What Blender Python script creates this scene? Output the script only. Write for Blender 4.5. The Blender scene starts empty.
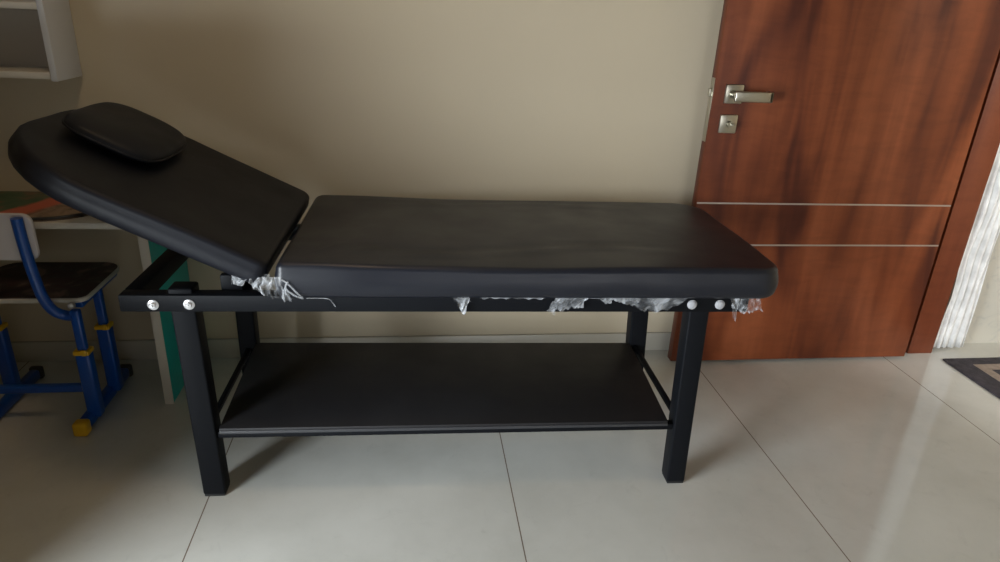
import bpy, bmesh, math, random
from math import sin, cos, pi, radians, sqrt
from mathutils import Vector, Matrix, noise
random.seed(7)
SC = bpy.context.scene
COL = SC.collection

# ------------------------------------------------------------------ materials
def mat(name, color, rough=.5, metal=0., spec=.5, alpha=1., bump=0., bscale=40., var=0., vscale=3., coat=0., trans=0.):
    m = bpy.data.materials.new(name); m.use_nodes = True
    nt = m.node_tree; b = nt.nodes['Principled BSDF']
    b.inputs['Base Color'].default_value = (*color, 1)
    b.inputs['Roughness'].default_value = rough
    b.inputs['Metallic'].default_value = metal
    b.inputs['Specular IOR Level'].default_value = spec
    b.inputs['Alpha'].default_value = alpha
    b.inputs['Coat Weight'].default_value = coat
    b.inputs['Transmission Weight'].default_value = trans
    tc = nt.nodes.new('ShaderNodeTexCoord')
    if bump:
        n = nt.nodes.new('ShaderNodeTexNoise'); n.inputs['Scale'].default_value = bscale
        n.inputs['Detail'].default_value = 4
        nt.links.new(tc.outputs['Object'], n.inputs['Vector'])
        bp = nt.nodes.new('ShaderNodeBump'); bp.inputs['Strength'].default_value = bump
        bp.inputs['Distance'].default_value = .01
        nt.links.new(n.outputs['Fac'], bp.inputs['Height']); nt.links.new(bp.outputs['Normal'], b.inputs['Normal'])
    if var:
        n = nt.nodes.new('ShaderNodeTexNoise'); n.inputs['Scale'].default_value = vscale
        n.inputs['Detail'].default_value = 5
        nt.links.new(tc.outputs['Object'], n.inputs['Vector'])
        r = nt.nodes.new('ShaderNodeValToRGB')
        r.color_ramp.elements[0].position = .3; r.color_ramp.elements[1].position = .7
        r.color_ramp.elements[0].color = (*[c * (1 - var) for c in color], 1)
        r.color_ramp.elements[1].color = (*[min(1, c * (1 + var)) for c in color], 1)
        nt.links.new(n.outputs['Fac'], r.inputs['Fac']); nt.links.new(r.outputs['Color'], b.inputs['Base Color'])
    return m

def N(nt, t, **k):
    n = nt.nodes.new(t)
    for a, v in k.items():
        if hasattr(n, a): setattr(n, a, v)
        else: n.inputs[a].default_value = v
    return n

def ramp(nt, stops):
    r = nt.nodes.new('ShaderNodeValToRGB'); e = r.color_ramp.elements
    while len(e) < len(stops): e.new(.5)
    for i, (p, c) in enumerate(stops): e[i].position = p; e[i].color = (*c, 1)
    return r

def floor_mat(ox, period, joints=True):
    m = bpy.data.materials.new('polished_floor_tile'); m.use_nodes = True
    nt = m.node_tree; b = nt.nodes['Principled BSDF']; L = nt.links.new
    g = N(nt, 'ShaderNodeNewGeometry'); sep = N(nt, 'ShaderNodeSeparateXYZ'); L(g.outputs['Position'], sep.inputs[0])
    def joint(out, off, per, half):
        a = N(nt, 'ShaderNodeMath', operation='SUBTRACT'); L(out, a.inputs[0]); a.inputs[1].default_value = off
        d = N(nt, 'ShaderNodeMath', operation='PINGPONG'); L(a.outputs[0], d.inputs[0]); d.inputs[1].default_value = per / 2
        c = N(nt, 'ShaderNodeMath', operation='LESS_THAN'); L(d.outputs[0], c.inputs[0]); c.inputs[1].default_value = half
        return c.outputs[0]
    jx = joint(sep.outputs['X'], ox, period, .0016)
    jy = joint(sep.outputs['Y'], .88, period * 2, .0016)
    mx = N(nt, 'ShaderNodeMath', operation='MAXIMUM'); L(jx, mx.inputs[0]); L(jy, mx.inputs[1])
    n1 = N(nt, 'ShaderNodeTexNoise', Scale=2.6, Detail=7., Roughness=.62); L(g.outputs['Position'], n1.inputs['Vector'])
    r1 = ramp(nt, [(.3, (.53, .53, .49)), (.52, (.60, .60, .56)), (.75, (.65, .65, .61))]); L(n1.outputs['Fac'], r1.inputs['Fac'])
    n2 = N(nt, 'ShaderNodeTexNoise', Scale=14., Detail=6., Roughness=.7, Distortion=1.2); L(g.outputs['Position'], n2.inputs['Vector'])
    r2 = ramp(nt, [(.26, (.86, .86, .86)), (.42, (1, 1, 1))]); L(n2.outputs['Fac'], r2.inputs['Fac'])
    mm = N(nt, 'ShaderNodeMix', data_type='RGBA', blend_type='MULTIPLY'); mm.inputs[0].default_value = .6
    L(r1.outputs['Color'], mm.inputs[6]); L(r2.outputs['Color'], mm.inputs[7])
    mj = N(nt, 'ShaderNodeMix', data_type='RGBA'); L(mx.outputs[0], mj.inputs[0]); L(mm.outputs[2], mj.inputs[6])
    mj.inputs[7].default_value = (.20, .16, .125, 1)
    L(mj.outputs[2], b.inputs['Base Color'])
    b.inputs['Roughness'].default_value = .09; b.inputs['Specular IOR Level'].default_value = .8
    inv = N(nt, 'ShaderNodeMath', operation='SUBTRACT'); inv.inputs[0].default_value = 1; L(mx.outputs[0], inv.inputs[1])
    n3 = N(nt, 'ShaderNodeTexNoise', Scale=5., Detail=2.); L(g.outputs['Position'], n3.inputs['Vector'])
    bp = N(nt, 'ShaderNodeBump', Strength=.25, Distance=.002); L(inv.outputs[0], bp.inputs['Height'])
    bp2 = N(nt, 'ShaderNodeBump', Strength=.10, Distance=.004); L(n3.outputs['Fac'], bp2.inputs['Height']); L(bp.outputs['Normal'], bp2.inputs['Normal'])
    L(bp2.outputs['Normal'], b.inputs['Normal'])
    return m

def wood_mat(name='red_brown_veneer', shift=0., plain=False):
    m = bpy.data.materials.new(name); m.use_nodes = True
    nt = m.node_tree; b = nt.nodes['Principled BSDF']; L = nt.links.new
    g = N(nt, 'ShaderNodeNewGeometry')
    mp = N(nt, 'ShaderNodeMapping'); L(g.outputs['Position'], mp.inputs['Vector'])
    mp.inputs['Location'].default_value = (shift, 0, shift * .3)
    mp.inputs['Scale'].default_value = (1, 1, .16)
    mp.inputs['Rotation'].default_value = (0, radians(-4), 0)
    n1 = N(nt, 'ShaderNodeTexNoise', Scale=(6.3 if not plain else 4.), Detail=2.5, Roughness=.5, Distortion=.9); L(mp.outputs[0], n1.inputs['Vector'])
    r1 = ramp(nt, [(.34, (.075, .016, .007)), (.45, (.155, .038, .013)), (.54, (.205, .053, .018)), (.68, (.265, .074, .027))])
    if plain: r1 = ramp(nt, [(.3, (.14, .034, .014)), (.7, (.20, .054, .021))])
    L(n1.outputs['Fac'], r1.inputs['Fac'])
    mp2 = N(nt, 'ShaderNodeMapping'); L(g.outputs['Position'], mp2.inputs['Vector']); mp2.inputs['Scale'].default_value = (1, 1, .05)
    n2 = N(nt, 'ShaderNodeTexNoise', Scale=70., Detail=4., Roughness=.6); L(mp2.outputs[0], n2.inputs['Vector'])
    r2 = ramp(nt, [(.3, (.86, .84, .84)), (.6, (1, 1, 1))]); L(n2.outputs['Fac'], r2.inputs['Fac'])
    mp3 = N(nt, 'ShaderNodeMapping'); L(g.outputs['Position'], mp3.inputs['Vector']); mp3.inputs['Scale'].default_value = (.35, 1, 1.3)
    n3 = N(nt, 'ShaderNodeTexNoise', Scale=22., Detail=3., Roughness=.6, Distortion=.6); L(mp3.outputs[0], n3.inputs['Vector'])
    r3 = ramp(nt, [(.36, (.80, .78, .76)), (.56, (1, 1, 1))]); L(n3.outputs['Fac'], r3.inputs['Fac'])
    a = N(nt, 'ShaderNodeMix', data_type='RGBA', blend_type='MULTIPLY'); a.inputs[0].default_value = .7
    L(r1.outputs['Color'], a.inputs[6]); L(r2.outputs['Color'], a.inputs[7])
    c = N(nt, 'ShaderNodeMix', data_type='RGBA', blend_type='MULTIPLY'); c.inputs[0].default_value = .55
    L(a.outputs[2], c.inputs[6]); L(r3.outputs['Color'], c.inputs[7])
    L(c.outputs[2], b.inputs['Base Color'])
    b.inputs['Roughness'].default_value = .42; b.inputs['Specular IOR Level'].default_value = .3
    return m

def camo_mat(name, stops, scale, rough=.5, distortion=1.5, det=2.):
    m = bpy.data.materials.new(name); m.use_nodes = True
    nt = m.node_tree; b = nt.nodes['Principled BSDF']; L = nt.links.new
    tc = N(nt, 'ShaderNodeTexCoord')
    n = N(nt, 'ShaderNodeTexNoise', Scale=scale, Detail=det, Distortion=distortion); L(tc.outputs['Object'], n.inputs['Vector'])
    r = ramp(nt, stops); L(n.outputs['Fac'], r.inputs['Fac']); L(r.outputs['Color'], b.inputs['Base Color'])
    b.inputs['Roughness'].default_value = rough
    return m

def print_mat():
    # printed picture: green ground, an orange-red diagonal stripe, a brown leaf shape and a black border
    m = bpy.data.materials.new('printed_picture'); m.use_nodes = True
    nt = m.node_tree; b = nt.nodes['Principled BSDF']; L = nt.links.new
    tc = N(nt, 'ShaderNodeTexCoord'); sep = N(nt, 'ShaderNodeSeparateXYZ'); L(tc.outputs['Object'], sep.inputs[0])
    n = N(nt, 'ShaderNodeTexNoise', Scale=9., Detail=3., Distortion=.8); L(tc.outputs['Object'], n.inputs['Vector'])
    base = ramp(nt, [(.40, (.02, .075, .035)), (.5, (.055, .10, .045)), (.58, (.16, .085, .05))]); L(n.outputs['Fac'], base.inputs['Fac'])
    def line(ax, ay, c):   # ax*x + ay*y + c + noise
        v = N(nt, 'ShaderNodeMath', operation='MULTIPLY'); L(sep.outputs['X'], v.inputs[0]); v.inputs[1].default_value = ax
        w = N(nt, 'ShaderNodeMath', operation='MULTIPLY_ADD'); L(sep.outputs['Y'], w.inputs[0]); w.inputs[1].default_value = ay; L(v.outputs[0], w.inputs[2])
        k = N(nt, 'ShaderNodeMath', operation='MULTIPLY_ADD'); L(n.outputs['Fac'], k.inputs[0]); k.inputs[1].default_value = .05; L(w.outputs[0], k.inputs[2])
        q = N(nt, 'ShaderNodeMath', operation='ADD'); L(k.outputs[0], q.inputs[0]); q.inputs[1].default_value = c
        return q.outputs[0]
    d = line(.939, -.344, -.083)
    band = ramp(nt, [(0., (0, 0, 0)), (.47, (0, 0, 0)), (.49, (1, 1, 1)), (.545, (1, 1, 1)), (.565, (0, 0, 0))])
    s = N(nt, 'ShaderNodeMath', operation='ADD'); L(d, s.inputs[0]); s.inputs[1].default_value = .5
    L(s.outputs[0], band.inputs['Fac'])
    low = ramp(nt, [(.53, (0, 0, 0)), (.545, (1, 1, 1))]); L(s.outputs[0], low.inputs['Fac'])
    n2 = N(nt, 'ShaderNodeTexNoise', Scale=14., Detail=3., Distortion=1.5); L(tc.outputs['Object'], n2.inputs['Vector'])
    brown = ramp(nt, [(.40, (.05, .035, .025)), (.52, (.15, .10, .065)), (.62, (.27, .19, .13))]); L(n2.outputs['Fac'], brown.inputs['Fac'])
    m1 = N(nt, 'ShaderNodeMix', data_type='RGBA'); L(low.outputs['Color'], m1.inputs[0]); L(base.outputs['Color'], m1.inputs[6]); L(brown.outputs['Color'], m1.inputs[7])
    m2 = N(nt, 'ShaderNodeMix', data_type='RGBA'); L(band.outputs['Color'], m2.inputs[0]); L(m1.outputs[2], m2.inputs[6]); m2.inputs[7].default_value = (.50, .10, .05, 1)
    L(m2.outputs[2], b.inputs['Base Color']); b.inputs['Roughness'].default_value = .4
    return m

def marble_mat():
    m = bpy.data.materials.new('pale_veined_wall'); m.use_nodes = True
    nt = m.node_tree; b = nt.nodes['Principled BSDF']; L = nt.links.new
    g = N(nt, 'ShaderNodeNewGeometry')
    n = N(nt, 'ShaderNodeTexNoise', Scale=9., Detail=7., Distortion=2.5, Roughness=.7); L(g.outputs['Position'], n.inputs['Vector'])
    r = ramp(nt, [(.36, (.46, .46, .43)), (.47, (.54, .53, .475)), (.6, (.56, .545, .485))]); L(n.outputs['Fac'], r.inputs['Fac'])
    L(r.outputs['Color'], b.inputs['Base Color']); b.inputs['Roughness'].default_value = .3
    return m

def vinyl_mat(name, col, rough, bump=.12, spec=.5):
    m = bpy.data.materials.new(name); m.use_nodes = True
    nt = m.node_tree; b = nt.nodes['Principled BSDF']; L = nt.links.new
    b.inputs['Base Color'].default_value = (*col, 1); b.inputs['Roughness'].default_value = rough
    b.inputs['Specular IOR Level'].default_value = spec
    tc = N(nt, 'ShaderNodeTexCoord')
    v = N(nt, 'ShaderNodeTexVoronoi', Scale=420.); L(tc.outputs['Object'], v.inputs['Vector'])
    n = N(nt, 'ShaderNodeTexNoise', Scale=7., Detail=3.); L(tc.outputs['Object'], n.inputs['Vector'])
    b1 = N(nt, 'ShaderNodeBump', Strength=bump, Distance=.001); L(v.outputs['Distance'], b1.inputs['Height'])
    b2 = N(nt, 'ShaderNodeBump', Strength=.25, Distance=.006); L(n.outputs['Fac'], b2.inputs['Height']); L(b1.outputs['Normal'], b2.inputs['Normal'])
    L(b2.outputs['Normal'], b.inputs['Normal'])
    rr = ramp(nt, [(.3, (rough - .05,) * 3), (.7, (rough + .07,) * 3)]); L(n.outputs['Fac'], rr.inputs['Fac']); L(rr.outputs['Color'], b.inputs['Roughness'])
    return m

def film_mat():
    m = bpy.data.materials.new('clear_plastic_film'); m.use_nodes = True
    nt = m.node_tree; b = nt.nodes['Principled BSDF']; L = nt.links.new
    b.inputs['Base Color'].default_value = (.55, .57, .60, 1); b.inputs['Roughness'].default_value = .25
    b.inputs['Specular IOR Level'].default_value = .8
    tc = N(nt, 'ShaderNodeTexCoord'); n = N(nt, 'ShaderNodeTexNoise', Scale=26., Detail=1.5, Distortion=.6); L(tc.outputs['Object'], n.inputs['Vector'])
    r = ramp(nt, [(.38, (.10,) * 3), (.62, (.50,) * 3)]); L(n.outputs['Fac'], r.inputs['Fac']); L(r.outputs['Color'], b.inputs['Alpha'])
    bp = N(nt, 'ShaderNodeBump', Strength=.35, Distance=.004); L(n.outputs['Fac'], bp.inputs['Height']); L(bp.outputs['Normal'], b.inputs['Normal'])
    return m

M = dict(
    wall=mat('beige_wall_paint', (.56, .485, .36), .42, spec=.35, bump=.04, bscale=60, var=.03, vscale=1.5),
    ceil=mat('white_ceiling_paint', (.50, .48, .43), .8),
    skirt=mat('cream_skirting_tile', (.50, .475, .41), .16, var=.05, vscale=6),
    floor=floor_mat(-.5303, .8),
    wood=wood_mat(shift=.43), wood2=wood_mat('frame_veneer', 3.1, True),
    steel=mat('brushed_steel', (.46, .44, .37), .28, 1.),
    inlay=mat('steel_inlay', (.42, .36, .32), .4, .6),
    black_steel=mat('black_powder_coat', (.0055, .0062, .0080), .5, spec=.1, bump=.03, bscale=200),
    vinyl=vinyl_mat('black_vinyl', (.0065, .0080, .0140), .40),
    vinyl2=vinyl_mat('black_vinyl_head', (.0050, .0060, .0105), .50, .12, .28),
    shelf=vinyl_mat('matt_black_board', (.0070, .0065, .0080), .62, .05),
    edge=mat('dark_grey_edging', (.035, .036, .040), .45),
    zinc=mat('zinc_plated', (.72, .72, .74), .3, .6),
    cap=mat('white_bolt_cover', (.40, .40, .42), .35),
    film=film_mat(),
    teal=mat('teal_laminate', (.0, .40, .38), .4, var=.04, vscale=8),
    cream=mat('cream_laminate', (.58, .55, .49), .45),
    white=mat('white_laminate', (.62, .63, .66), .45),
    brown=mat('beige_inner_panel', (.45, .40, .34), .6),
    blue=mat('blue_enamel', (.004, .070, .36), .32, spec=.5, coat=.2),
    yellow=mat('yellow_plastic', (.72, .42, .01), .4),
    plate=mat('white_plastic', (.62, .60, .62), .4),
    black_pl=mat('black_plastic', (.02, .02, .02), .4),
    seat=camo_mat('dark_print', [(.36, (.014, .011, .014)), (.47, (.045, .018, .022)), (.55, (.035, .032, .034)), (.66, (.16, .10, .095))], 9.),
    picture=print_mat(),
    marble=marble_mat(),
    rug_dark=mat('charcoal_pile', (.060, .052, .062), .95, bump=.6, bscale=300, var=.35, vscale=40),
    rug_beige=mat('beige_pile', (.34, .27, .22), .95, bump=.6, bscale=300, var=.2, vscale=40),
    rug_grey=mat('grey_pile', (.25, .25, .24), .95, bump=.6, bscale=300, var=.3, vscale=30),
    rubber=mat('black_rubber', (.012, .012, .012), .7),
    glass=mat('window_glass', (1, 1, 1), .0, trans=1.),
    alu=mat('white_window_frame', (.7, .7, .7), .4),
)

# ------------------------------------------------------------------ mesh helpers
def link(name, bm, material, parent=None, smooth=False, autos=None):
    bmesh.ops.recalc_face_normals(bm, faces=bm.faces)
    me = bpy.data.meshes.new(name); bm.to_mesh(me); bm.free()
    mats = material if isinstance(material, (list, tuple)) else [material]
    for x in mats: me.materials.append(x)
    if smooth:
        for p in me.polygons: p.use_smooth = True
    o = bpy.data.objects.new(name, me); COL.objects.link(o)
    if parent: o.parent = parent
    if autos:
        try: me.set_sharp_from_angle(angle=radians(autos))
        except Exception: pass
    return o

def box(bm, x0, x1, y0, y1, z0, z1, bev=0., seg=2, mtx=None):
    r = bmesh.ops.create_cube(bm, size=1)
    vs = r['verts']
    for v in vs:
        v.co = Vector(((x0 + x1) / 2 + v.co.x * (x1 - x0), (y0 + y1) / 2 + v.co.y * (y1 - y0), (z0 + z1) / 2 + v.co.z * (z1 - z0)))
    if bev:
        es = list({e for v in vs for e in v.link_edges})
        rr = bmesh.ops.bevel(bm, geom=es, offset=bev, segments=seg, affect='EDGES', profile=.5, clamp_overlap=True)
        vs = list({v for f in rr['faces'] for v in f.verts} | {v for v in vs if v.is_valid})
    if mtx is not None:
        for v in vs: v.co = mtx @ v.co
    return vs

def boxo(name, dims, material, parent=None, bev=0., seg=2):
    bm = bmesh.new(); box(bm, *dims, bev=bev, seg=seg)
    return link(name, bm, material, parent, smooth=bool(bev), autos=35 if bev else None)

def frame_from(t, up=Vector((0, 0, 1))):
    t = t.normalized()
    if abs(t.dot(up)) > .95: up = Vector((0, 1, 0))
    n = (up - t * up.dot(t)).normalized(); return n, t.cross(n)

def tube(bm, pts, r, seg=12, cap=True):
    pts = [Vector(p) for p in pts]; rings = []
    n = None
    for i, p in enumerate(pts):
        t = (pts[min(i + 1, len(pts) - 1)] - pts[max(i - 1, 0)]).normalized()
        if n is None: n, b = frame_from(t)
        else:
            n = (n - t * n.dot(t)).normalized(); b = t.cross(n)
        rr = r[i] if isinstance(r, (list, tuple)) else r
        rings.append([bm.verts.new(p + (n * cos(2 * pi * k / seg) + b * sin(2 * pi * k / seg)) * rr) for k in range(seg)])
    for a, c in zip(rings, rings[1:]):
        for k in range(seg): bm.faces.new((a[k], a[(k + 1) % seg], c[(k + 1) % seg], c[k]))
    if cap: bm.faces.new(rings[0]); bm.faces.new(rings[-1])

def curve_pts(ctrl, n=8):
    c = [Vector(p) for p in ctrl]; out = []
    for i in range(len(c) - 1):
        p0, p1, p2, p3 = c[max(i - 1, 0)], c[i], c[i + 1], c[min(i + 2, len(c) - 1)]
        for k in range(n):
            t = k / n
            out.append(.5 * ((2 * p1) + (p2 - p0) * t + (2 * p0 - 5 * p1 + 4 * p2 - p3) * t * t + (3 * p1 - p0 - 3 * p2 + p3) * t ** 3))
    out.append(c[-1]); return out

def rrect(x0, x1, y0, y1, radii, inset=0., n=8):
    """rounded rectangle, corner radii in order (x1,y0),(x1,y1),(x0,y1),(x0,y0)"""
    x0 += inset; x1 -= inset; y0 += inset; y1 -= inset
    out = []
    for (cx, cy, sx, sy, a0), r in zip(((x1, y0, -1, 1, -90), (x1, y1, -1, -1, 0), (x0, y1, 1, -1, 90), (x0, y0, 1, 1, 180)), radii):
        r = max(r - inset, .004)
        for k in range(n + 1):
            a = radians(a0 + 90 * k / n)
            out.append((cx + sx * r + r * cos(a), cy + sy * r + r * sin(a)))
    # densify straight edges so that displacement shows
    dense = []
    for i, p in enumerate(out):
        q = out[(i + 1) % len(out)]
        if i % (n + 1) == n:
            m = 40
            for k in range(m): dense.append((p[0] + (q[0] - p[0]) * k / m, p[1] + (q[1] - p[1]) * k / m))
        else: dense.append(p)
    return dense

def cushion(bm, x0, x1, y0, y1, z0, z1, radii, edge, crown=0., disp=None, rings=14, bulge=.004):
    """upholstered pad: flat bottom, rounded top edge of radius `edge`, slightly bulging sides, crowned top"""
    levels = [(.006, z0), (0.0, z0 + .006)]
    for k in range(1, 5):
        t = k / 5; levels.append((-bulge * sin(pi * t), z0 + .006 + (z1 - edge - z0 - .006) * t))
    for k in range(0, 8):
        a = pi / 2 * k / 7; levels.append((edge * (1 - cos(a)), z1 - edge + edge * sin(a)))
    cx, cy = (x0 + x1) / 2, (y0 + y1) / 2
    rr = []
    for ins, z in levels:
        rr.append([bm.verts.new((x, y, z)) for x, y in rrect(x0, x1, y0, y1, radii, ins)])
    m = len(rr[0])
    base = [(v.co.x, v.co.y) for v in rr[-1]]
    hy = (y1 - y0) / 2 - edge
    for k in range(1, rings):
        s = 1 - k / rings
        ins = hy * (k / rings)
        ring = []
        for (x, y) in base:
            # move towards the middle line of the pad, not to a point
            ex = (x1 - x0) / 2 - edge; 
            nx = cx + (x - cx) * (1 - (k / rings) * min(1, hy / ex) * .98); ny = cy + (y - cy) * s
            ring.append(bm.verts.new((nx, ny, z1 + crown * (1 - s * s))))
        rr.append(ring)
    for a, c in zip(rr, rr[1:]):
        for k in range(m): bm.faces.new((a[k], a[(k + 1) % m], c[(k + 1) % m], c[k]))
    # close: collapse the last ring onto the mid line
    last = rr[-1]
    f = bm.faces.new(last)
    bmesh.ops.triangulate(bm, faces=[f])
    bm.faces.new(list(reversed(rr[0])))
    if disp:
        for v in bm.verts: v.co = disp(v.co)

def setp(o, **k):
    for a, v in k.items(): o[a] = v
    return o
def empty(name, loc, rotz=0., **k):
    o = bpy.data.objects.new(name, None); COL.objects.link(o); o.location = loc; o.rotation_euler = (0, 0, rotz)
    o.empty_display_size = .1
    return setp(o, **k)
def struct(name, boxes, m, parent=None, bev=0.):
    bm = bmesh.new()
    for d in boxes: box(bm, *d, bev=bev)
    o = link(name, bm, m, parent, smooth=bool(bev), autos=35 if bev else None)
    if not parent: o['kind'] = 'structure'
    return o

# ------------------------------------------------------------------ room shell
WY = 2.259           # back wall
XL, XR, XR2 = -1.95, 1.948, 2.098
YF = -2.2; H = 2.75
struct('floor', [(XL - .12, 4.1, YF - .12, WY + .12, -.10, 0)], M['floor'])
struct('ceiling', [(XL - .12, 4.1, YF - .12, WY + .12, H, H + .1)], M['ceil'])
struct('wall_back', [(XL - .12, XR, WY, WY + .12, 0, H)], M['wall'])
struct('wall_hallway_back', [(XR, 4.1, WY, WY + .12, 0, H)], M['marble'])
struct('wall_hallway_side', [(4.0, 4.1, YF, WY, 0, H)], M['wall'])
# left wall with a window opening
WIN = (-.75, .75, .06, 2.15)
struct('wall_left', [(XL - .12, XL, YF, WIN[0], 0, H), (XL - .12, XL, WIN[1], WY, 0, H),
                     (XL - .12, XL, WIN[0], WIN[1], 0, WIN[2]), (XL - .12, XL, WIN[0], WIN[1], WIN[3], H)], M['wall'])
struct('wall_front', [(XL - .12, 4.1, YF - .12, YF, 0, H)], M['wall'])
DY0, DY1 = 1.16, 2.136
struct('wall_right', [(XR, XR2, YF, DY0 - .05, 0, H), (XR, XR2, DY0 - .05, WY, 2.16, H)], M['wall'])
struct('baseboard_back', [(XL, XR - .001, WY - .012, WY, 0, .075)], M['skirt'], bev=.002)
struct('baseboard_left', [(XL, XL + .012, YF, WY - .013, 0, .075)], M['skirt'], bev=.002)
struct('light_blocker_left', [(XL, -1.04, .95, 1.20, 0, 1.20)], M['wall'])  # unseen block added to shade the left side from the window light
# window in the left wall
w = struct('window_1', [(XL - .09, XL - .03, WIN[0], WIN[0] + .05, WIN[2], WIN[3]), (XL - .09, XL - .03, WIN[1] - .05, WIN[1], WIN[2], WIN[3]),
                        (XL - .09, XL - .03, WIN[0], WIN[1], WIN[2], WIN[2] + .05), (XL - .09, XL - .03, WIN[0], WIN[1], WIN[3] - .05, WIN[3]),
                        (XL - .09, XL - .03, -.025, .025, WIN[2], WIN[3])], M['alu'])
# door frame (jambs and header lining the doorway in the right wall)
struct('trim_1', [(1.991, XR2, DY1 + .042, WY - .001, 0, 2.16), (XR + .0005, 1.991, WY - .045, WY - .001, 0, 2.16), (XR - .004, XR2 + .004, DY0 - .05, DY0, 0, 2.16),
                  (XR - .004, XR2 + .004, DY0 - .05, WY - .001, 2.11, 2.16),
                  ], M['wood2'], bev=.0025)

# ------------------------------------------------------------------ door leaf, standing open in front of the back wall
DX0, DX1, DT = .972, 1.9425, .036
bm = bmesh.new(); box(bm, DX0, DX1, DY1, DY1 + DT, .012, 2.10, bev=.0015)
door = link('door_1', bm, M['wood'], smooth=True, autos=35); door['kind'] = 'structure'
for z in (.6315, .4785):
    s = boxo('inlay_strip', (DX0 + .002, DX1 - .002, DY1 - .0012, DY1 + .003, z - .0030, z + .0030), M['inlay'], door, .0005)
    s['label'] = 'thin steel strip'
bm = bmesh.new()   # lever handle on a square rose
HX, HZ = 1.037, .998
box(bm, HX - .030, HX + .030, DY1 - .010, DY1, HZ - .030, HZ + .030, bev=.003)
hd = link('door_handle', bm, M['steel'], door, True, 35)
bm = bmesh.new()
tube(bm, [(HX - .004, DY1 - .008, HZ), (HX - .004, DY1 - .042, HZ)], .0125, 20)
box(bm, HX - .016, HX + .112, DY1 - .056, DY1 - .042, HZ - .019, HZ + .014, bev=.004, seg=3)
box(bm, HX + .098, HX + .112, DY1 - .056, DY1 - .022, HZ - .019, HZ + .014, bev=.004, seg=3)
link('lever', bm, M['steel'], hd, True, 35)
bm = bmesh.new()
box(bm, HX - .032, HX + .028, DY1 - .008, DY1, .872, .932, bev=.003)
lk = link('lock_plate', bm, M['steel'], door, True, 35)
bm = bmesh.new()
tube(bm, [(HX + .002, DY1 - .006, .902), (HX + .002, DY1 - .022, .902)], .011, 20)
box(bm, HX - .001, HX + .016, DY1 - .030, DY1 - .021, .898, .906, bev=.002)
link('thumb_turn', bm, M['steel'], lk, True, 35)
bm = bmesh.new()
box(bm, DX0 - .0020, DX0, DY1 + .006, DY1 + .030, .84, 1.045, bev=.0007)
box(bm, DX0 - .011, DX0 - .0015, DY1 + .011, DY1 + .025, .985, 1.012, bev=.002)
link('latch_plate', bm, M['steel'], door, True, 35)

# ------------------------------------------------------------------ massage bed
YAW = -.0254
bed = empty('massage_bed', (-.539, 1.493, 0), YAW, category='massage bed',
            label='black padded massage bed with raised headrest and lower shelf on the tiled floor')
BS = M['black_steel']
# frame: two long rails and two end rails
boxo('side_rail', (-.122, 1.380, -.010, .028, .540, .582), BS, bed, .004)
boxo('side_rail', (-.122, 1.380, .500, .540, .540, .582), BS, bed, .004)
boxo('end_rail', (-.122, -.082, .0275, .5005, .540, .582), BS, bed, .004)
boxo('end_rail', (1.335, 1.375, .0275, .5005, .540, .578), BS, bed, .004)
boxo('cross_rail', (.120, .160, .0275, .5005, .545, .578), BS, bed, .004)
# legs: square tubes, the right pair splayed a little
def leg(x0, x1, splay, y0, y1, top, fd=0):
    bm = bmesh.new(); vs = box(bm, x0, x1, y0, y1, .006, top, bev=.005, seg=3)
    for v in bm.verts: v.co.x += splay * (.54 - v.co.z) / .54
    l = link('leg', bm, BS, bed, True, 35)
    bm = bmesh.new(); box(bm, x0 + .002 + splay, x1 - .002 + splay, y0 + .002, y1 - .002, 0, .010, bev=.002)
    link('foot_cap', bm, M['rubber'], l, True, 35)
leg(-.016, .040, .012, 0, .050, .594)
leg(1.234, 1.286, .017, 0, .050, .581)
leg(-.010, .044, 0, .455, .505, .594)
leg(1.232, 1.289, .024, .455, .505, .581)
# lower shelf: thin board with a darker grey edge, and the two stretchers beside it
bm = bmesh.new(); box(bm, .056, 1.226, .001, .468, .196, .2115, bev=.003)
for v in bm.verts:
    u = (v.co.x - .056) / 1.17
    v.co.x += (v.co.y / .47) * (-.016 if u < .5 else .026)
    v.co.z -= (v.co.y / .47) * u * .007
shelf = link('shelf', bm, M['shelf'], bed, True, 35)
bm = bmesh.new(); box(bm, .057, 1.225, -.0015, .001, .1965, .2045, bev=.0007)
sh = link('edge_strip', bm, M['edge'], shelf, True, 35); sh['label'] = 'grey edge strip'
boxo('shelf_rail', (.043, 1.245, .008, .030, .178, .196), BS, bed, .002)
boxo('shelf_rail', (.043, 1.255, .440, .462, .178, .196), BS, bed, .002)
boxo('stretcher', (.012, .026, .050, .455, .184, .200), BS, bed, .003)
bm = bmesh.new(); box(bm, 1.260, 1.274, .049, .456, .186, .202, bev=.003)
link('stretcher', bm, BS, bed, True, 35)

# bolts
def bolt(x, y, z, m, r=.0125, hexs=True):
    bm = bmesh.new()
    tube(bm, [(x, y + .001, z), (x, y - .0025, z), (x, y - .0030, z)], [r, r, r * .93], 24)
    if hexs:
        tube(bm, [(x, y - .002, z), (x, y - .0085, z), (x, y - .0095, z)], [r * .62, r * .62, r * .52], 6)
        tube(bm, [(x, y - .009, z), (x, y - .012, z)], [r * .28, r * .22], 12)
    else:
        tube(bm, [(x, y - .002, z), (x, y - .006, z), (x, y - .008, z)], [r * .95, r * .75, r * .35], 20)
    return link('bolt', bm, m, bed, True, 30)
bolt(-.047, -.010, .559, M['zinc']); bolt(.032, -.010, .560, M['zinc'])
for x in (1.232, 1.304):
    o = bolt(x, -.010, .562, M['cap'], .0125, False); o['label'] = 'white capped bolt'

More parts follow.
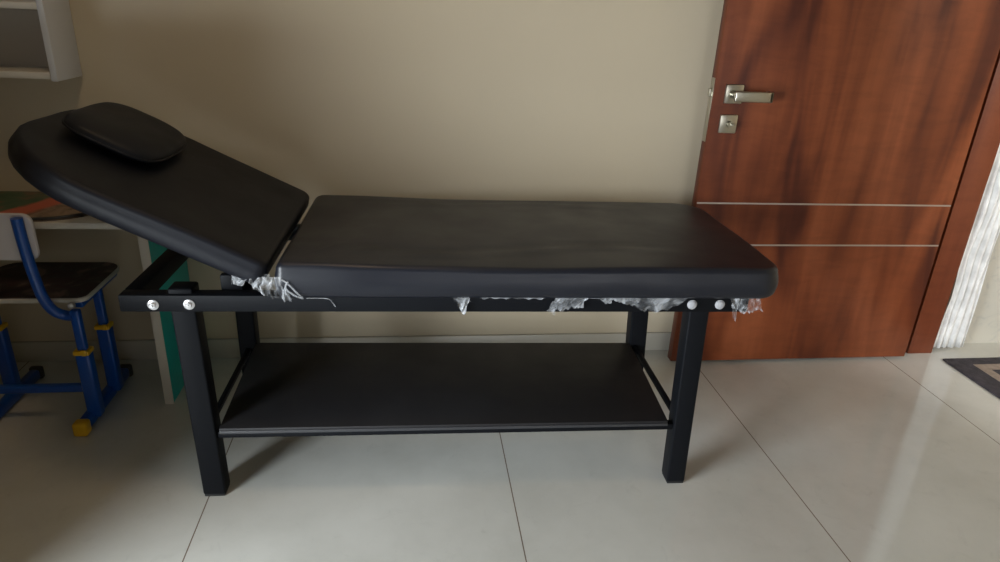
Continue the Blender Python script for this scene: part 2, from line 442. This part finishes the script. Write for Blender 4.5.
# body pad
def bedwave(co):
    x, y, z = co
    if z > .61:
        k = min(1, (z - .61) / .05)
        dz = .0045 * noise.noise(Vector((x * 3.1, y * 4.0, 1.7)))
        # long lazy creases in the cover, near the front edge and near the back edge
        for yc, amp, ph, a, b in ((.085, .030, .3, .25, 1.25), (.500, .022, 1.2, .35, 1.2)):
            c = yc + amp * sin(x * 7.5 + ph)
            wgt = max(0, min(1, (x - a) * 6)) * max(0, min(1, (b - x) * 6))
            d = (y - c) / .011
            dz += wgt * (.0045 * math.exp(-d * d) - .0040 * math.exp(-((d - 1.9) / 1.3) ** 2))
        dz += .006 * max(0, 1 - (x - .23) / .6)
        z += dz * k
    if y < .02 and z < .66: y += .0022 * noise.noise(Vector((x * 9, z * 30, .4)))
    return Vector((x, y, z))
bm = bmesh.new()
cushion(bm, .2315, 1.456, -.026, .585, .583, .660, (.060, .10, .034, .018), .018, .006, bedwave, bulge=.005)
link('body_pad', bm, M['vinyl'], bed, True)
# board under the pad
boxo('pad_board', (.250, 1.430, .004, .56, .5785, .5845), M['black_pl'], bed, .002)

# head pad: same kind of cushion tilted about its hinge line
A = radians(26)
PIV = Vector((.223, 0, .662))
RX = Matrix(((cos(A), 0, sin(A)), (0, 1, 0), (-sin(A), 0, cos(A))))   # -x end goes up
def headT(co):      # co: x = -distance from hinge, y across, z relative to the top face
    return PIV + RX @ Vector(co)
def headwave(co):
    x, y, z = co
    z += .004 * noise.noise(Vector((x * 4, y * 4, 5.2))) * (1 if z > -.03 else 0)
    return headT((x, y, z))
bm = bmesh.new()
cushion(bm, -.629, -.003, -.028, .596, -.060, 0., (.022, .030, .26, .225), .016, .006, headwave, bulge=.005)
link('head_pad', bm, M['vinyl2'], bed, True)
bm = bmesh.new(); box(bm, -.50, -.03, .08, .48, -.076, -.066, bev=.002)
for v in bm.verts: v.co = headT(v.co)
link('head_board', bm, M['black_pl'], bed, True, 35)
# hinges in the gap
for y in (.075, .300, .505):
    bm = bmesh.new()
    tube(bm, [(.2235, y - .018, .618), (.2235, y + .018, .618)], .0048, 12)
    link('hinge', bm, BS, bed, True, 35)
# ratchet struts carrying the head pad
for y in (.075, .430):
    bm = bmesh.new()
    p = headT((-.128, y, -.064))
    tube(bm, [tuple(p), (.112, y, .615), (.124, y, .575)], .0042, 10)
    link('support_strut', bm, BS, bed, True, 40)
    bm = bmesh.new()
    tube(bm, [(.108, y + .012, .575), (.118, y + .012, .600), headT((-.085, y + .012, -.070))], .0042, 10)
    link('support_strut', bm, BS, bed, True, 40)
boxo('ratchet_bar', (.094, .143, .0290, .0490, .560, .617), BS, bed, .003)
boxo('ratchet_bar', (.094, .143, .4700, .4900, .560, .617), BS, bed, .003)

# scraps of the clear wrapping still stapled under the pad
def film(x0, x1, prof, amp, freq, seed, zt=.586, y0=-.0165, nx=60, nz=14, parent=bed, slant=0., torn=.3):
    """hanging crumpled sheet: prof(u) gives its length below zt"""
    bm = bmesh.new(); g = []
    for i in range(nx + 1):
        u = i / nx; row = []
        for j in range(nz + 1):
            v = j / nz; Lh = prof(u)
            freq_ = freq * .62; nn = noise.noise(Vector((u * freq_ + v * 1.5, v * 1.3, seed)))
            n2 = noise.noise(Vector((u * freq_ * 2.0 + v, v * 2.4, seed + 9)))
            x = x0 + (x1 - x0) * u + slant * v * Lh + .004 * n2
            z = zt - Lh * v * (1 + torn * n2 * v)
            y = y0 - abs(amp * (nn + .5 * n2)) * (.3 + v)
            row.append(bm.verts.new((x, y, z)))
        g.append(row)
    for i in range(nx):
        for j in range(nz): bm.faces.new((g[i][j], g[i + 1][j], g[i + 1][j + 1], g[i][j + 1]))
    o = link('plastic_wrap', bm, M['film'], parent, True)
    o['label'] = 'crumpled clear plastic scrap'
    return o
film(.638, .678, lambda u: .012 + .034 * max(0, 1 - abs(u - .55) * 2.6), .016, 4, 1.)
film(.700, .860, lambda u: .0045 + .003 * sin(u * 19) ** 2, .004, 9, 2., nz=4)
film(.885, .965, lambda u: .026 + .016 * (1 - u), .018, 8, 3., slant=-.5)
film(.955, 1.035, lambda u: .006 + .017 * max(0, 1 - abs(u - .72) * 4), .008, 7, 4.)
film(1.045, 1.225, lambda u: .012 + .030 * min(1, u * 1.3) * (1 - .35 * max(0, u - .7) / .3), .014, 13, 5., slant=-1.2, y0=-.0115)
film(1.325, 1.402, lambda u: .030 + .012 * sin(u * 3.1), .020, 7, 6., slant=.25)
film(1.338, 1.350, lambda u: .056, .004, 3, 7., nx=8)
# around the head hinge
film(.135, .222, lambda u: .020 + .008 * sin(u * 9), .020, 7, 8., zt=.640, y0=-.020)
film(.175, .250, lambda u: .030 + .030 * u, .020, 8, 9., zt=.636, y0=-.026, slant=.3)
bm = bmesh.new()
tube(bm, curve_pts([(.245, -.030, .632), (.262, -.034, .622), (.280, -.034, .600), (.292, -.031, .585), (.272, -.032, .594), (.256, -.034, .612), (.262, -.036, .628)]), .0022, 6)
tube(bm, curve_pts([(.243, -.030, .622), (.250, -.034, .602), (.247, -.032, .584)]), .0022, 6)
tube(bm, curve_pts([(.300, -.030, .585), (.345, -.022, .5805), (.356, -.014, .566), (.362, -.013, .556)]), .0012, 6)
o = link('plastic_strand', bm, M['film'], bed, True); o['label'] = 'twisted clear plastic strand'

# ------------------------------------------------------------------ face pillow lying on the head pad
pil = bpy.data.objects.new('face_pillow', bpy.data.meshes.new('face_pillow')); COL.objects.link(pil)
def pillow_mesh():
    bm = bmesh.new()
    w, d, h = .232, .310, .031
    nu, nv = 40, 48
    def P(u, v, s):
        # superellipse plan, lens section
        X = u * w / 2; Y = v * d / 2
        e = (1 - abs(u) ** 3.0) * (1 - abs(v) ** 3.6)
        e = max(0, e) ** .38
        # slightly waisted sides
        X *= 1 - .16 * abs(v) ** 4; Y *= 1 - .16 * abs(u) ** 4
        z = (h if s > 0 else -.0175) * e + .0022 * noise.noise(Vector((X * 16, Y * 16, s * 3))) * e
        if s > 0: z += .0026 * e * sin(atan2s(Y, X) * 9) * max(0, max(abs(u), abs(v)) - .6)
        return Vector((X, Y, z))
    def atan2s(a, b): return math.atan2(a, b) if (a or b) else 0
    def warp(t): return sin(t * pi / 2)
    for s in (1, -1):
        g = [[bm.verts.new(P(warp(-1 + 2 * i / nu), warp(-1 + 2 * j / nv), s)) for j in range(nv + 1)] for i in range(nu + 1)]
        for i in range(nu):
            for j in range(nv):
                f = (g[i][j], g[i + 1][j], g[i + 1][j + 1], g[i][j + 1])
                bm.faces.new(f if s > 0 else f[::-1])
    bmesh.ops.remove_doubles(bm, verts=bm.verts, dist=.0002)
    return bm
bm = pillow_mesh(); bmesh.ops.recalc_face_normals(bm, faces=bm.faces); bm.to_mesh(pil.data); bm.free()
for p in pil.data.polygons: p.use_smooth = True
pil.data.materials.append(M['vinyl2'])
pc = headT((-.456, .314, .0300))
R3 = Matrix.Rotation(YAW, 3, 'Z')
pil.location = Vector((-.539, 1.493, 0)) + R3 @ pc
pil.rotation_euler = (Matrix.Rotation(YAW, 3, 'Z') @ RX).to_euler()
setp(pil, category='pillow', label='small black face pillow resting on the raised headrest of the bed')
bm = bmesh.new()
pts = []
for k in range(97):
    a = 2 * pi * k / 96; c, s = cos(a), sin(a)
    u = math.copysign(abs(c) ** .38, c); v = math.copysign(abs(s) ** .38, s)
    m_ = max(abs(u), abs(v)); u, v = u / m_, v / m_
    pts.append((u * .116 * (1 - .16 * abs(v) ** 4), v * .155 * (1 - .16 * abs(u) ** 4), 0))
tube(bm, pts, .0030, 8, cap=False)
link('piping', bm, M['vinyl2'], pil, True)

# ------------------------------------------------------------------ study table against the back wall
desk = empty('study_table', (-1.10, 1.95, 0), 0, category='table', label='low cream-topped study table with a teal side panel against the wall')
def L(o): return o
ox, oy = -1.10, 1.95
boxo('side_panel', (.3195, .3415, .002, .303, 0, .586), M['teal'], desk, .001)
p = boxo('panel_edge', (.3170, .3440, -.0015, .002, 0, .586), M['cream'], desk, .001); p['label'] = 'white front edge band'
boxo('side_panel', (-.72, -.698, .002, .303, 0, .586), M['teal'], desk, .001)
boxo('tabletop', (-.74, .346, -.002, .303, .586, .606), M['cream'], desk, .003)

# picture board lying on the table
bm = bmesh.new()
def board_outline(ins): return rrect(-.38, .285, -.146, .150, (.17, .03, .01, .02), ins)
rg = [[bm.verts.new((x, y, z)) for x, y in board_outline(ins)] for ins, z in ((0, 0), (0, .006), (.001, .007))]
for a, b in zip(rg, rg[1:]):
    for k in range(len(a)): bm.faces.new((a[k], a[(k + 1) % len(a)], b[(k + 1) % len(a)], b[k]))
bm.faces.new(rg[0]); bm.faces.new(rg[-1])
pbo = link('picture_board', bm, M['picture'], None, True, 40)
pbo.location = (-1.18, 2.098, .6065)
setp(pbo, category='picture', label='green, orange and brown printed picture lying flat on the study table')
bm = bmesh.new()
ol = board_outline(.004); fr = [p for p in ol if p[1] < -.135 and p[0] < .115]; fr.sort()
tube(bm, [(x, y, .0065) for x, y in fr + [p for p in ol[:9] if p[0] > .116]], .0050, 8, cap=True)
o = link('border', bm, M['black_pl'], pbo, True); o['label'] = 'black rim'

# ------------------------------------------------------------------ child's school chair
ch = empty('school_chair', (-1.105, 1.93, 0), 0, category='chair', label='blue tubular school chair with a dark printed seat and yellow clips')
Bl = M['blue']
def seat_bm():
    bm = bmesh.new()
    prof = [(0, 0), (0, .004), (.002, .010)]
    out = rrect(-.178, .178, -.045, .250, (.03, .06, .06, .03))
    ra = []
    for ins, z in ((.002, 0), (0, .003), (0, .011), (.003, .014)):
        o_ = rrect(-.178, .178, -.045, .250, (.03, .06, .06, .03), ins)
        ra.append([bm.verts.new((x, y, .385 + z + .010 * ((y - .10) / .15) ** 2 * 0)) for x, y in o_])
    m = len(ra[0])
    for a, b in zip(ra, ra[1:]):
        for k in range(m): bm.faces.new((a[k], a[(k + 1) % m], b[(k + 1) % m], b[k]))
    bm.faces.new(ra[0]); top = bm.faces.new(ra[-1])
    return bm
st = link('seat', seat_bm(), M['cream'], ch, True, 40); st['label'] = 'pale seat board'
bm = bmesh.new()
for ins, z in ((.0035, .3988), (.006, .4005)):
    pass
o1 = [bm.verts.new((x, y, .3992)) for x, y in rrect(-.178, .178, -.045, .250, (.03, .06, .06, .03), .003)]
o2 = [bm.verts.new((x, y, .4010)) for x, y in rrect(-.178, .178, -.045, .250, (.03, .06, .06, .03), .006)]
m = len(o1)
for k in range(m): bm.faces.new((o1[k], o1[(k + 1) % m], o2[(k + 1) % m], o2[k]))
bm.faces.new(o2); bm.faces.new(o1)
sc = link('seat_cover', bm, M['seat'], ch, True, 30); sc['label'] = 'dark brown and red printed seat cover'
# backrest plate
def plate(bm, x0, x1, z0, z1, y0, th, r, curve):
    rings = []
    for ins, dy in ((.003, 0), (0, .003), (0, th - .003), (.003, th)):
        rings.append([bm.verts.new((x, y0 + dy - curve * (1 - (x / .13) ** 2), z)) for x, z in rrect(x0, x1, z0, z1, (r, r, r, r), ins)])
    m = len(rings[0])
    for a, b in zip(rings, rings[1:]):
        for k in range(m): bm.faces.new((a[k], a[(k + 1) % m], b[(k + 1) % m], b[k]))
    # fill with strips so that the curve is kept
    for rg in (rings[0], rings[-1]):
        f = bm.faces.new(rg)
bm = bmesh.new(); plate(bm, -.098, .098, .525, .658, -.072, .012, .026, 0)
link('backrest', bm, M['plate'], ch, True, 40)
for s in (1, -1):
    bm = bmesh.new()
    tube(bm, curve_pts([(s * .150, -.060, .352), (s * .125, -.056, .352), (s * .100, -.066, .372), (s * .086, -.078, .42), (s * .077, -.082, .50), (s * .072, -.084, .58), (s * .070, -.084, .650)], 6), .0145, 14)
    link('backrest_tube', bm, Bl, ch, True, 60)
    for (y, zt, zc) in ((-.060, .372, .240), (.088, .378, .250)):
        bm = bmesh.new(); box(bm, s * .153 - .0125, s * .153 + .0125, y - .011, y + .011, .20, zt, bev=.005, seg=3)
        upr = link('leg', bm, Bl, ch, True, 35)
        bm = bmesh.new(); box(bm, s * .153 - .0195, s * .153 + .0195, y - .018, y + .018, .020, zc - .006, bev=.007, seg=3)
        link('leg_sleeve', bm, Bl, upr, True, 35)
        bm = bmesh.new(); box(bm, s * .153 - .0215, s * .153 + .0215, y - .020, y + .020, zc - .008, zc + .006, bev=.003)
        box(bm, s * .153 + .004, s * .153 + .018, y - .026, y - .019, zc - .006, zc + .012, bev=.002)
        cl = link('clip', bm, M['yellow'], upr, True, 35); cl['label'] = 'yellow height clip'
    boxo('base_rail', (s * .140 - .016, s * .140 + .016, -.115, .195, .004, .040), Bl, ch, .009, 3)
    for (a, b, mm, lb) in ((-.150, -.113, 'yellow', 'yellow foot cap'), (.193, .215, 'black_pl', 'black foot cap')):
        c = boxo('foot_cap', (s * .140 - .020, s * .140 + .020, a, b, 0, .044), M[mm], ch, .008, 3); c['label'] = lb
    boxo('seat_rail', (s * .153 - .011, s * .153 + .011, -.035, .215, .366, .3845), Bl, ch, .003)
    bm = bmesh.new()
    tube(bm, [(s * .150, -.062, .388), (s * .150, -.072, .388), (s * .150, -.076, .388)], [.0095, .0085, .004], 16)
    link('bolt', bm, M['zinc'], ch, True, 40)
boxo('cross_bar', (-.145, .145, -.060, -.038, .098, .122), Bl, ch, .005, 3)

# ------------------------------------------------------------------ open shelf unit hung on the back wall
sh = empty('wall_shelf', (-.985, WY, 1.0), 0, category='shelf', label='white open box shelf hung on the wall above the study table')
D = .158
def sb(n, a, m='white', bev=.002): return boxo(n, a, M[m], sh, bev)
sb('side_panel', (-.019, 0, -D, -.001, -.028, .70), 'white', .004)
sb('side_panel', (-1.03, -1.0, -D, -.001, -.028, .70), 'white', .004)
for z, n in ((-.022, 'shelf_board'), (.160, 'shelf_board'), (.42, 'shelf_board'), (.675, 'shelf_board')):
    sb(n, (-1.0, -.019, -D + .002, -.008, z, z + .018), 'cream', .002)
sb('back_panel', (-1.0, -.019, -.008, -.001, -.02, .69), 'brown', 0)

# ------------------------------------------------------------------ rug in the hallway
def rug_ring(bm, x0, x1, y0, y1, w, z0, z1):
    box(bm, x0, x1, y0, y0 + w, z0, z1); box(bm, x0, x1, y1 - w, y1, z0, z1)
    box(bm, x0, x0 + w, y0 + w, y1 - w, z0, z1); box(bm, x1 - w, x1, y0 + w, y1 - w, z0, z1)
RX0, RX1, RY0, RY1 = 2.099, 3.0, .80, 2.120
rug = bpy.data.objects.new
bm = bmesh.new(); box(bm, RX0, RX1, RY0, RY1, .0005, .009, bev=.003)
rug = link('rug', bm, M['rug_dark'], None, True, 35)
setp(rug, category='rug', label='charcoal hallway rug with beige and grey border stripes beyond the doorway')
bm = bmesh.new(); rug_ring(bm, RX0 + .088, RX1 - .088, RY0 + .075, RY1 - .055, .042, .0088, .0102)
o = link('border_stripe', bm, M['rug_beige'], rug); o['label'] = 'beige border stripe'
bm = bmesh.new(); box(bm, RX0 + .158, RX1 - .158, RY0 + .13, RY1 - .110, .0088, .0102)
o = link('inner_field', bm, M['rug_grey'], rug); o['label'] = 'grey inner field'

# ------------------------------------------------------------------ white net curtain gathered at the side of the doorway, in the hallway
bm = bmesh.new(); g = []
nx, nz = 90, 40
for i in range(nx + 1):
    u = i / nx; row = []
    for j in range(nz + 1):
        v = j / nz; z = .012 + 2.28 * v
        wd_ = .135 - .045 * v + .012 * noise.noise(Vector((v * 9, 3, 1)))
        x = 2.122 + wd_ * u
        y = 2.205 + (.0065 - .002 * v) * sin(u * 2 * pi * 4.5 + 1.2 * noise.noise(Vector((u * 3, v * 6, 2)))) + .010 * noise.noise(Vector((u * 6, v * 14, 7)))
        row.append(bm.verts.new((x, y, z)))
    g.append(row)
for i in range(nx):
    for j in range(nz): bm.faces.new((g[i][j], g[i + 1][j], g[i + 1][j + 1], g[i][j + 1]))
cu = link('net_curtain', bm, mat('white_net', (.80, .81, .81), .9, var=.16, vscale=22), None, True)
md = cu.modifiers.new('thickness', 'SOLIDIFY'); md.thickness = .0015
setp(cu, category='curtain', label='white gathered curtain hanging in the bright hallway right beside the door frame')
bm = bmesh.new(); tube(bm, [(2.12, 2.205, 2.30), (3.2, 2.205, 2.30)], .009, 12)
link('curtain_rod', bm, M['steel'], cu, True, 40)

# ------------------------------------------------------------------ light: daylight through the left window and from the hallway
def area(name, loc, target, sx, sy, power, col, spread=180):
    l = bpy.data.lights.new(name, 'AREA'); l.shape = 'RECTANGLE'; l.size = sx; l.size_y = sy
    l.energy = power; l.color = col; l.spread = radians(spread)
    o = bpy.data.objects.new(name, l); COL.objects.link(o); o.location = loc
    d = Vector(target) - Vector(loc); o.rotation_euler = d.to_track_quat('-Z', 'Y').to_euler()
    return o
area('window_daylight', (-1.86, .02, .72), (.0, 1.25, .38), .95, 1.15, 43, (.88, .95, 1.0), 108)
area('room_daylight', (1.0, -2.0, .95), (1.25, 2.2, .3), 1.4, 1.5, 3.5, (.97, .98, 1.0), 70)
area('warm_fill', (-.40, 1.15, 2.70), (-.40, 1.6, 0), .35, .35, 4.0, (1.0, .68, .38), 160)  # added warm fill that lifts the left wall and floor, no lamp there
area('hallway_daylight', (3.1, -1.6, 2.0), (2.7, 2.2, .6), 1.2, 1.4, 95, (1.0, .99, .97))
wd = bpy.data.worlds.new('daylight'); SC.world = wd; wd.use_nodes = True
bg = wd.node_tree.nodes['Background']; bg.inputs['Color'].default_value = (.75, .87, 1, 1); bg.inputs['Strength'].default_value = 1.0

# ------------------------------------------------------------------ camera
cd = bpy.data.cameras.new('camera'); cam = bpy.data.objects.new('camera', cd); COL.objects.link(cam)
F_, PITCH, ROLL, CYAW, CH = 671.5094, 0.3888, 0.0496, 0.1416, 1.2281
cd.sensor_width = 36; cd.lens = F_ * 36 / 1000; cd.clip_start = .02
fw = Vector((sin(CYAW) * cos(PITCH), cos(CYAW) * cos(PITCH), -sin(PITCH)))
rt = Vector((cos(CYAW), -sin(CYAW), 0)); up = rt.cross(fw)
r_ = rt * cos(ROLL) + up * sin(ROLL); u_ = -rt * sin(ROLL) + up * cos(ROLL)
mw = Matrix((r_, u_, -fw)).transposed().to_4x4(); mw.translation = Vector((0, 0, CH))
cam.matrix_world = mw
SC.camera = cam
SC.view_settings.view_transform = 'Standard'; SC.view_settings.look = 'None'
SC.view_settings.exposure = 0.0; SC.view_settings.gamma = 1; SC.view_settings.use_curve_mapping = False
